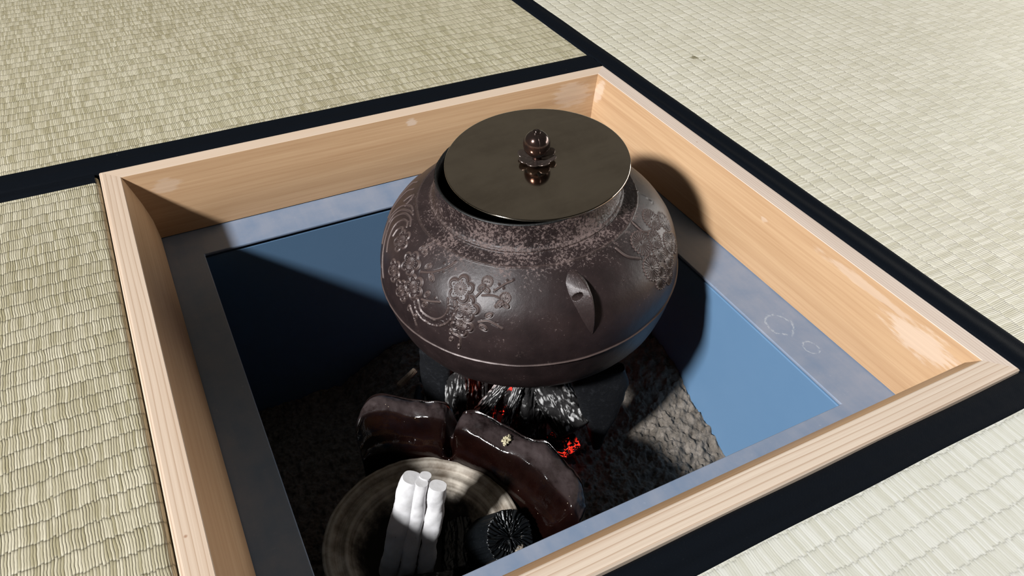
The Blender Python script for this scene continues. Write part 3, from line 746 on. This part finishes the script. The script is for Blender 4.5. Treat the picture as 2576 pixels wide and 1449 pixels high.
# ------------------------------------------------------------------ trivet
tv = empty('iron_trivet', (.035, .03, -.178)); tag(tv, 'black iron trivet standing in the ash under the kettle', 'trivet')
def loft(name, secs, mat, parent=None, n=28, pw=2.6, noise_a=0, noise_f=100, attr=True, sub=6, along_noise=None):
    """secs: list of (centre, half-axis vector a, half-axis vector b); superellipse sections"""
    C_ = catmull([s[0] for s in secs], (len(secs) - 1) * sub + 1); A_ = catmull([s[1] for s in secs], len(C_)); B_ = catmull([s[2] for s in secs], len(C_))
    T = np.arange(n) / n * 2 * np.pi; c = np.sign(np.cos(T)) * np.abs(np.cos(T)) ** (2 / pw); s = np.sign(np.sin(T)) * np.abs(np.sin(T)) ** (2 / pw)
    D = c[None, :, None] * A_[:, None, :] + s[None, :, None] * B_[:, None, :]
    V = C_[:, None, :] + D
    if noise_a:
        nrm = D / (np.linalg.norm(D, axis=-1, keepdims=True) + 1e-9); V = V + nrm * (fbm(V, noise_f, 4, .6) * noise_a)[..., None]
    m = len(C_); VV = list(map(tuple, V.reshape(-1, 3))); F = [tuple(f) for f in grid_faces(m, n)]
    F += [(i * n + n - 1, (i + 1) * n + n - 1, (i + 1) * n, i * n) for i in range(m - 1)]
    VV += [tuple(C_[0]), tuple(C_[-1])]
    F += [(m * n, (k + 1) % n, k) for k in range(n)] + [(m * n + 1, (m - 1) * n + k, (m - 1) * n + (k + 1) % n) for k in range(n)]
    return VV, F, V
def tvo(o): o.matrix_parent_inverse = Matrix.Translation(-tv.location); return o
v3 = lambda *a: np.array(a, float)
# right claw leg: broad slab at the top narrowing to a point in the ash
ax = v3(.0185, -.0070, 0); bx = v3(.0022, .0058, 0)
VV, F, _ = loft('', [(v3(.0560, -.0430, -.086), ax * .98, bx), (v3(.0585, -.0450, -.097), ax, bx), (v3(.0600, -.0460, -.110), ax * .88, bx), (v3(.0610, -.0460, -.130), ax * .66, bx), (v3(.0620, -.0455, -.150), ax * .38, bx * .9), (v3(.0628, -.0452, -.170), ax * .15, bx * .7)], None, noise_a=.0012, noise_f=130, pw=3.2)
tvo(mesh_obj('leg', VV, F, mat_leg, tv))
ax = v3(.0085, -.0105, 0); bx = v3(.005, .004, 0)
VV, F, _ = loft('', [(v3(-.0290, .0310, -.086), ax, bx), (v3(-.0310, .0320, -.100), ax, bx), (v3(-.0320, .0330, -.130), ax * .9, bx), (v3(-.0330, .0340, -.170), ax * .4, bx * .8)], None, noise_a=.001, noise_f=130, pw=3.2)
tvo(mesh_obj('leg', VV, F, mat_leg, tv))
ax = v3(.016, .006, 0); bx = v3(.003, -.005, 0)
VV, F, _ = loft('', [(v3(.070, .105, -.088), ax, bx), (v3(.071, .108, -.110), ax, bx), (v3(.071, .110, -.15), ax * .6, bx)], None, noise_a=.001, noise_f=130, pw=3.2)
tvo(mesh_obj('leg', VV, F, mat_leg, tv))
T = np.arange(96) / 96 * 2 * np.pi; V = []
for t in T:
    for a in np.arange(10) / 10 * 2 * np.pi: V.append((.035 + (.078 + .005 * math.cos(a)) * math.cos(t), .035 + (.078 + .005 * math.cos(a)) * math.sin(t), -.183 + .005 * math.sin(a)))
F = [(i * 10 + j, ((i + 1) % 96) * 10 + j, ((i + 1) % 96) * 10 + (j + 1) % 10, i * 10 + (j + 1) % 10) for i in range(96) for j in range(10)]
tvo(mesh_obj('base_ring', V, F, mat_leg, tv))

# ------------------------------------------------------------------ burning charcoal
def coal(p0, p1, r0, r1, mat, label, seed, ridges=9, flat=1.0, bend=0.0, rough=.0016, group='charcoal burning under the kettle'):
    p0 = np.array(p0, float); p1 = np.array(p1, float); ax = (p1 - p0) / np.linalg.norm(p1 - p0)
    up = np.array([0, 0, 1.]) if abs(ax[2]) < .8 else np.array([1., 0, 0]); a = np.cross(ax, up); a /= np.linalg.norm(a); b = np.cross(ax, a)
    n, m = 110, 70; rs = np.random.RandomState(seed); ph = rs.rand(6) * 6.28; V = []; CR = []; AL = []
    T = np.arange(n) / n * 2 * np.pi; L = np.linspace(0, 1, m)
    TT, LL = np.meshgrid(T, L); R = r0 + (r1 - r0) * LL
    cap = np.minimum(1, np.minimum(LL, 1 - LL) * 14) ** .45
    shape = 1 + .13 * np.cos(2 * TT + ph[0]) + .09 * np.cos(3 * TT + ph[1]) + .05 * np.cos(5 * TT + ph[2] + LL * 2)
    q = np.stack([np.cos(TT) * 2.2 + seed, np.sin(TT) * 2.2, LL * 1.6], -1)
    wv = vnoise(q * 1.0, 2.0) * 2.4
    crk = np.abs(np.sin(TT * ridges / 2 + wv * 3 + LL * .8)) ** .6
    gr = vnoise(np.stack([np.cos(TT) * 6, np.sin(TT) * 6, LL * 3 + seed], -1), 2.3)
    crack = crk * .65 + gr * .35
    # cross splits
    cs = np.abs(np.sin(LL * 16 + vnoise(q, 3) * 8)) ** .35
    rad = R * shape * cap + (crack - .55) * rough * 2 * cap - (1 - cs) * rough * .9 * cap
    cen = p0 + (p1 - p0) * LL[..., None] + bend * np.sin(LL * np.pi)[..., None] * a
    V = cen + rad[..., None] * (np.cos(TT)[..., None] * a + np.sin(TT)[..., None] * b * flat)
    V = V + (fbm(V, 260, 3) * rough * .5)[..., None] * a
    VV = np.vstack([V.reshape(-1, 3), p0 + 0 * p0, p1 + 0 * p1]); F = [tuple(f) for f in grid_faces(m, n)]
    F += [(i * n + n - 1, (i + 1) * n + n - 1, (i + 1) * n, i * n) for i in range(m - 1)]
    F += [(m * n, (k + 1) % n, k) for k in range(n)] + [(m * n + 1, (m - 1) * n + k, (m - 1) * n + (k + 1) % n) for k in range(n)]
    cr = np.append((crack * cs).ravel(), [.5, .5]); al = np.append(LL.ravel(), [0, 1])
    base = Vector(p0 if p0[2] < p1[2] else p1)
    o = mesh_obj('charcoal', VV - np.array(base), F, mat, attr={'crack': cr, 'along': al}); o.location = base
    return tag(o, label, 'charcoal', group)
coal((-.0240, .0040, -.172), (-.0165, .0235, -.114), .0120, .0110, mat_coal_grey, 'upright charcoal with grey-white edges, leftmost in the fire', 3, 8)
coal((-.0045, .0080, -.172), (.002, .026, -.116), .0085, .0085, mat_coal_red, 'thin upright charcoal glowing red, second from the left in the fire', 5, 6)
coal((-.0185, -.0060, -.137), (.0120, -.0030, -.109), .0040, .0038, mat_coal_white, 'slanting grey-white stick of charcoal leaning right beside the glowing gap', 8, 5, rough=.0010)
coal((-.0030, -.0200, -.142), (.0200, -.0060, -.109), .0034, .0036, mat_coal_white, 'narrow ash-white charcoal stick near the middle of the fire', 11, 5, rough=.0010)
coal((.0130, -.0260, -.172), (.0290, -.0030, -.116), .0120, .0118, mat_coal_dark, 'blunt brownish-black charcoal block in the middle of the fire', 14, 9)
coal((.0465, -.0410, -.148), (.0355, -.0060, -.117), .0145, .0128, mat_coal_grey, 'large round charcoal with fine white ash stripes, right part of the fire', 17, 22, rough=.0011)
coal((.0300, -.0370, -.166), (.0480, -.0340, -.164), .0095, .0095, mat_coal_red, 'low charcoal glowing red beneath the large striped one', 21, 7)
coal((.010, .020, -.168), (.030, .022, -.150), .013, .013, mat_coal_red, 'glowing charcoal deep under the kettle behind the others', 25, 7)
o = coal((-.0585, .0490, -.139), (-.0400, .0570, -.136), .0024, .0026, mat_twig, 'short tan charred twig end left of the fire', 31, 3, rough=.0003, group=None); o.name = 'burnt_twig'; o['category'] = 'twig'
lamp = bpy.data.lights.new('ember_glow', 'POINT'); lamp.energy = .010; lamp.color = (1, .10, .03); lamp.shadow_soft_size = .012
lo = bpy.data.objects.new('ember_glow', lamp); COL.objects.link(lo); lo.location = (-.004, .012, -.108)

# ------------------------------------------------------------------ glazed fire guard
bt = v3; zt, zbm = -.128, -.170
BT = [(-.1005, .0217), (-.088, .0345), (-.0744, .0369), (-.055, .023), (-.0405, .0129), (-.0335, .0068), (-.0290, .0022), (-.0262, -.0022), (-.0179, -.0067), (-.0074, -.0242), (.0036, -.0455), (.0125, -.0549), (.0173, -.0713), (.0187, -.0901), (.0147, -.1064)]
FT = [(-.1014, .0162), (-.0925, .0216), (-.077, .0171), (-.064, .0078), (-.0487, -.003), (-.0430, -.0070), (-.0405, -.0105), (-.0386, -.0168), (-.0289, -.0302), (-.0205, -.0444), (-.012, -.0576), (-.0042, -.077), (-.0009, -.0926), (.0008, -.1080), (.0041, -.1134)]
FB = [(-.1017, .0058), (-.0923, .0066), (-.0774, .0024), (-.0649, -.0049), (-.0552, -.0113), (-.0510, -.0155), (-.0470, -.0195), (-.0421, -.0241), (-.0352, -.0329), (-.0278, -.0434), (-.0215, -.0592), (-.0178, -.0729), (-.0148, -.0877), (-.0120, -.099), (-.0070, -.1060)]
TZ = [-.134, -.1275, -.1265, -.1285, -.1275, -.1300, -.1430, -.1290, -.1275, -.1285, -.1280, -.1275, -.1300, -.1285, -.1360]
cam0 = (-.171, -.3484)
re = lambda L_, k: [tuple(cam0[i] + (p[i] - cam0[i]) * k for i in (0, 1)) for p in L_]
BT, FT, FB = re(BT, .8836), re(FT, .8836), re(FB, .8798); TZ = [z + .050 for z in TZ]
K = np.array([[*b, *f, *w_, z] for b, f, w_, z in zip(BT, FT, FB, TZ)])
KK = catmull(K, 240)
sec = []; DU = []
prof_t = []
for row in KK:
    b = row[0:2]; f = row[2:4]; w_ = row[4:6]; z = row[6]
    q = [(b[0] + .002, b[1] + .003, zbm), (b[0] + .001, b[1] + .002, z - .010), (b[0], b[1], z - .003), (b[0] * .85 + f[0] * .15, b[1] * .85 + f[1] * .15, z), (b[0] * .5 + f[0] * .5, b[1] * .5 + f[1] * .5, z + .0012),
         (b[0] * .15 + f[0] * .85, b[1] * .15 + f[1] * .85, z + .0002), (f[0], f[1], z - .0032), (f[0] * .6 + w_[0] * .4, f[1] * .6 + w_[1] * .4, z - .012), (w_[0], w_[1], -.104), (w_[0] + .001, w_[1] + .001, zbm)]
    sec.append(catmull(q, 46)); DU.append(np.interp(np.linspace(0, 9, 46), [0, 1, 2, 3, 4.2, 5, 5.4, 6, 9], [.0, .0, .3, 1, 1, .55, .1, .0, .0]))
SEC = np.array(sec); cen = SEC.mean(1, keepdims=True); dr = SEC - cen; dr /= np.linalg.norm(dr, axis=-1, keepdims=True)
DU = np.array(DU); SEC = SEC + dr * ((fbm(SEC, 45, 3) * .0026 + fbm(SEC + 3, 240, 3, .6) * .0007 * (.3 + DU)))[..., None]
nS, nP = SEC.shape[:2]; V = list(map(tuple, SEC.reshape(-1, 3))); F = [tuple(f) for f in grid_faces(nS, nP)]
F += [(i * nP + nP - 1, (i + 1) * nP + nP - 1, (i + 1) * nP, i * nP) for i in range(nS - 1)]
F += [tuple(range(nP)), tuple((nS - 1) * nP + j for j in range(nP - 1, -1, -1))]
o = mesh_obj('fire_guard', V, F, mat_glaze, attr={'dust': DU})
tag(o, 'curved dark brown glazed ceramic guard with a notch, in front of the fire', 'fire guard')
V = []; F = []
rs = np.random.RandomState(5)
fo = o
p = v3(-.0274, -.0746, -.0768); q_ = v3(-.0332, -.0808, -.0768)
for k in range(26):
    c = p + (q_ - p) * rs.rand() + v3(rs.randn() * .0010, rs.randn() * .0008, abs(rs.randn()) * .0003); n0 = len(V); r = .0006 + rs.rand() * .0009
    for d in ((1, 0, 0), (0, 1, 0), (-1, 0, 0), (0, -1, 0), (0, 0, .8), (0, 0, -.6)): V.append(tuple(c + r * np.array(d) * (0.6 + rs.rand())))
    F += [(n0 + a, n0 + b, n0 + 4) for a, b in ((0, 1), (1, 2), (2, 3), (3, 0))] + [(n0 + b, n0 + a, n0 + 5) for a, b in ((0, 1), (1, 2), (2, 3), (3, 0))]
cr_ = mesh_obj('straw_crumbs', V, F, mat_crumb, fo, smooth=False); cr_['kind'] = 'stuff'

# ------------------------------------------------------------------ clay bowl with spare charcoal
BC = (-.0962, -.1025); BR = .0578; zr_ = -.1010
prof = [(.026, -.036), (.044, -.031), (.053, -.018), (.0570, -.006), (BR, -.0012), (BR - .0006, 0), (BR - .0040, .0002), (BR - .0062, -.0012), (BR - .0075, -.0030), (BR - .0095, -.0034), (BR - .0125, -.0030), (BR - .0145, -.0042),
        (BR - .0165, -.0074), (BR - .0185, -.0082), (BR - .0200, -.0110), (BR - .025, -.0200), (.022, -.0290), (.012, -.0310), (0, -.0315)]
pr = catmull(prof, 110)
Vb2, Fb2 = lathe(pr, 220); Vb2 = Vb2 + np.stack([0 * Vb2[:, 0], 0 * Vb2[:, 0], fbm(Vb2, 120, 3) * .0007], -1)
rp = np.hypot(Vb2[:, 0], Vb2[:, 1])
bowl = mesh_obj('clay_bowl', Vb2, Fb2, mat_clay, attr={'ringpos': rp}); bowl.location = (*BC, zr_)
import bmesh
bm = bmesh.new(); bm.from_mesh(bowl.data); bmesh.ops.remove_doubles(bm, verts=bm.verts, dist=1e-6); bmesh.ops.recalc_face_normals(bm, faces=bm.faces); bm.to_mesh(bowl.data); bm.free()
tag(bowl, 'shallow unglazed clay bowl with a pale ribbed rim in front of the fire guard', 'bowl')

# lime-whitened branch charcoal
def branch(top, bot, ra, rb, label, seed, w0=1.25, ext=.0):
    top = np.array(top, float); bot = np.array(bot, float); d = bot - top; end = bot + d * ext; rs = np.random.RandomState(seed)
    secs = []
    ax = d / np.linalg.norm(d); view = np.array([-.36, -.68, .64]); a = np.cross(ax, view); a /= np.linalg.norm(a); b = np.cross(ax, a)
    n = 9
    for i in range(n):
        t = i / (n - 1); c = top + (end - top) * t + a * rs.randn() * .0004 * (t > .05) + b * rs.randn() * .0003; k = 1 + rs.randn() * .05
        r = ra + (rb - ra) * min(1, t * 1.5)
        if i == 0: r *= .92
        secs.append((c, a * r * w0 * k, b * r * .9))
    VV, F, V = loft('', secs, None, n=40, pw=2.3, noise_a=.0012, noise_f=90, sub=9)
    base = end; o = mesh_obj('branch_charcoal', np.array(VV) - base, F, mat_lime); o.location = Vector(base); sharpen(o, .8)
    return tag(o, label, 'charcoal stick', 'white branch charcoal in the clay bowl')
branch((-.0968, -.0957, -.052), (-.1203, -.0988, -.13), .0058, .0052, 'widest white lime-coated charcoal branch, leftmost and leaning left', 2, 1.12)
branch((-.0938, -.1010, -.052), (-.1100, -.1045, -.13), .0036, .0046, 'white charcoal branch in the middle front of the bundle', 4, 1.0)
branch((-.0902, -.0975, -.052), (-.1045, -.0990, -.13), .0030, .0034, 'thin white charcoal branch standing behind the middle of the bundle', 6, 1.0)
branch((-.0863, -.1065, -.052), (-.1000, -.1088, -.13), .0044, .0040, 'white charcoal branch with a forked flared top, rightmost of the bundle', 9, 1.15)

# chrysanthemum charcoal: round log with a radially cracked face
def kiku():
    c = v3(-.0525, -.1270, -.0960); ax = v3(.010, -.020, .030); ax /= np.linalg.norm(ax); a = np.cross(ax, v3(0, 0, 1)); a /= np.linalg.norm(a); b = np.cross(ax, a)
    nT = 360; R = .0152; V = []
    T = np.arange(nT) / nT * 2 * np.pi; rs = np.random.RandomState(4)
    spoke = np.zeros(nT)
    angs = np.sort(rs.rand(46) * 2 * np.pi); dep = .3 + rs.rand(46)
    Rl = np.concatenate([np.linspace(.03, 1, 26), [1.01, 1.0, 1.0, .99]]); Zl = np.concatenate([np.zeros(26), [-.001, -.004, -.015, -.029]])
    for k, (rl, zl) in enumerate(zip(Rl, Zl)):
        for i, t in enumerate(T):
            dd = np.abs((t - angs + .10 * math.sin(rl * 6) + np.pi) % (2 * np.pi) - np.pi) * max(rl, .08)
            cr = (np.exp(-(dd / .022) ** 2) * dep * (rl > .18 * dep)).max()
            z = zl - (.0016 * cr if k < 26 else 0) + (.0005 * math.sin(t * 31 + rl * 9) if k < 26 else 0) - (0.0015 * math.exp(-(rl / .10) ** 2))
            r = R * rl * (1 + .03 * math.sin(2 * t + 1) + .012 * math.sin(9 * t)) - (.0008 * cr if k >= 25 else 0)
            V.append(c + r * (math.cos(t) * a + math.sin(t) * b) + ax * z)
    V = np.array(V); m = len(Rl); F = [tuple(f) for f in grid_faces(m, nT)]
    F += [(i * nT + nT - 1, (i + 1) * nT + nT - 1, (i + 1) * nT, i * nT) for i in range(m - 1)] + [tuple(range(nT))[::-1], tuple((m - 1) * nT + k for k in range(nT))]
    base = V.min(0) * 0 + (c - ax * .029)
    o = mesh_obj('chrysanthemum_charcoal', V - base, F, mat_kiku); o.location = Vector(base)
    bm = bmesh.new(); bm.from_mesh(o.data); bmesh.ops.recalc_face_normals(bm, faces=bm.faces); bm.to_mesh(o.data); bm.free()
    return tag(o, 'black round charcoal log with a radially cracked end, resting on the clay bowl rim', 'charcoal')
kiku()
coal((-.125, -.112, -.128), (-.085, -.128, -.124), .0105, .0100, mat_kiku, 'black charcoal log lying in the bowl in front of the white branches', 41, 12, rough=.0008, group='black charcoal in the clay bowl')
coal((-.082, -.120, -.129), (-.066, -.086, -.126), .0095, .0095, mat_kiku, 'black charcoal piece lying in the bowl right of the white branches', 43, 10, rough=.0008, group='black charcoal in the clay bowl')
coal((-.105, -.082, -.129), (-.078, -.078, -.127), .0090, .0088, mat_kiku, 'black charcoal piece lying in the bowl behind the white branches', 45, 10, rough=.0008, group='black charcoal in the clay bowl')
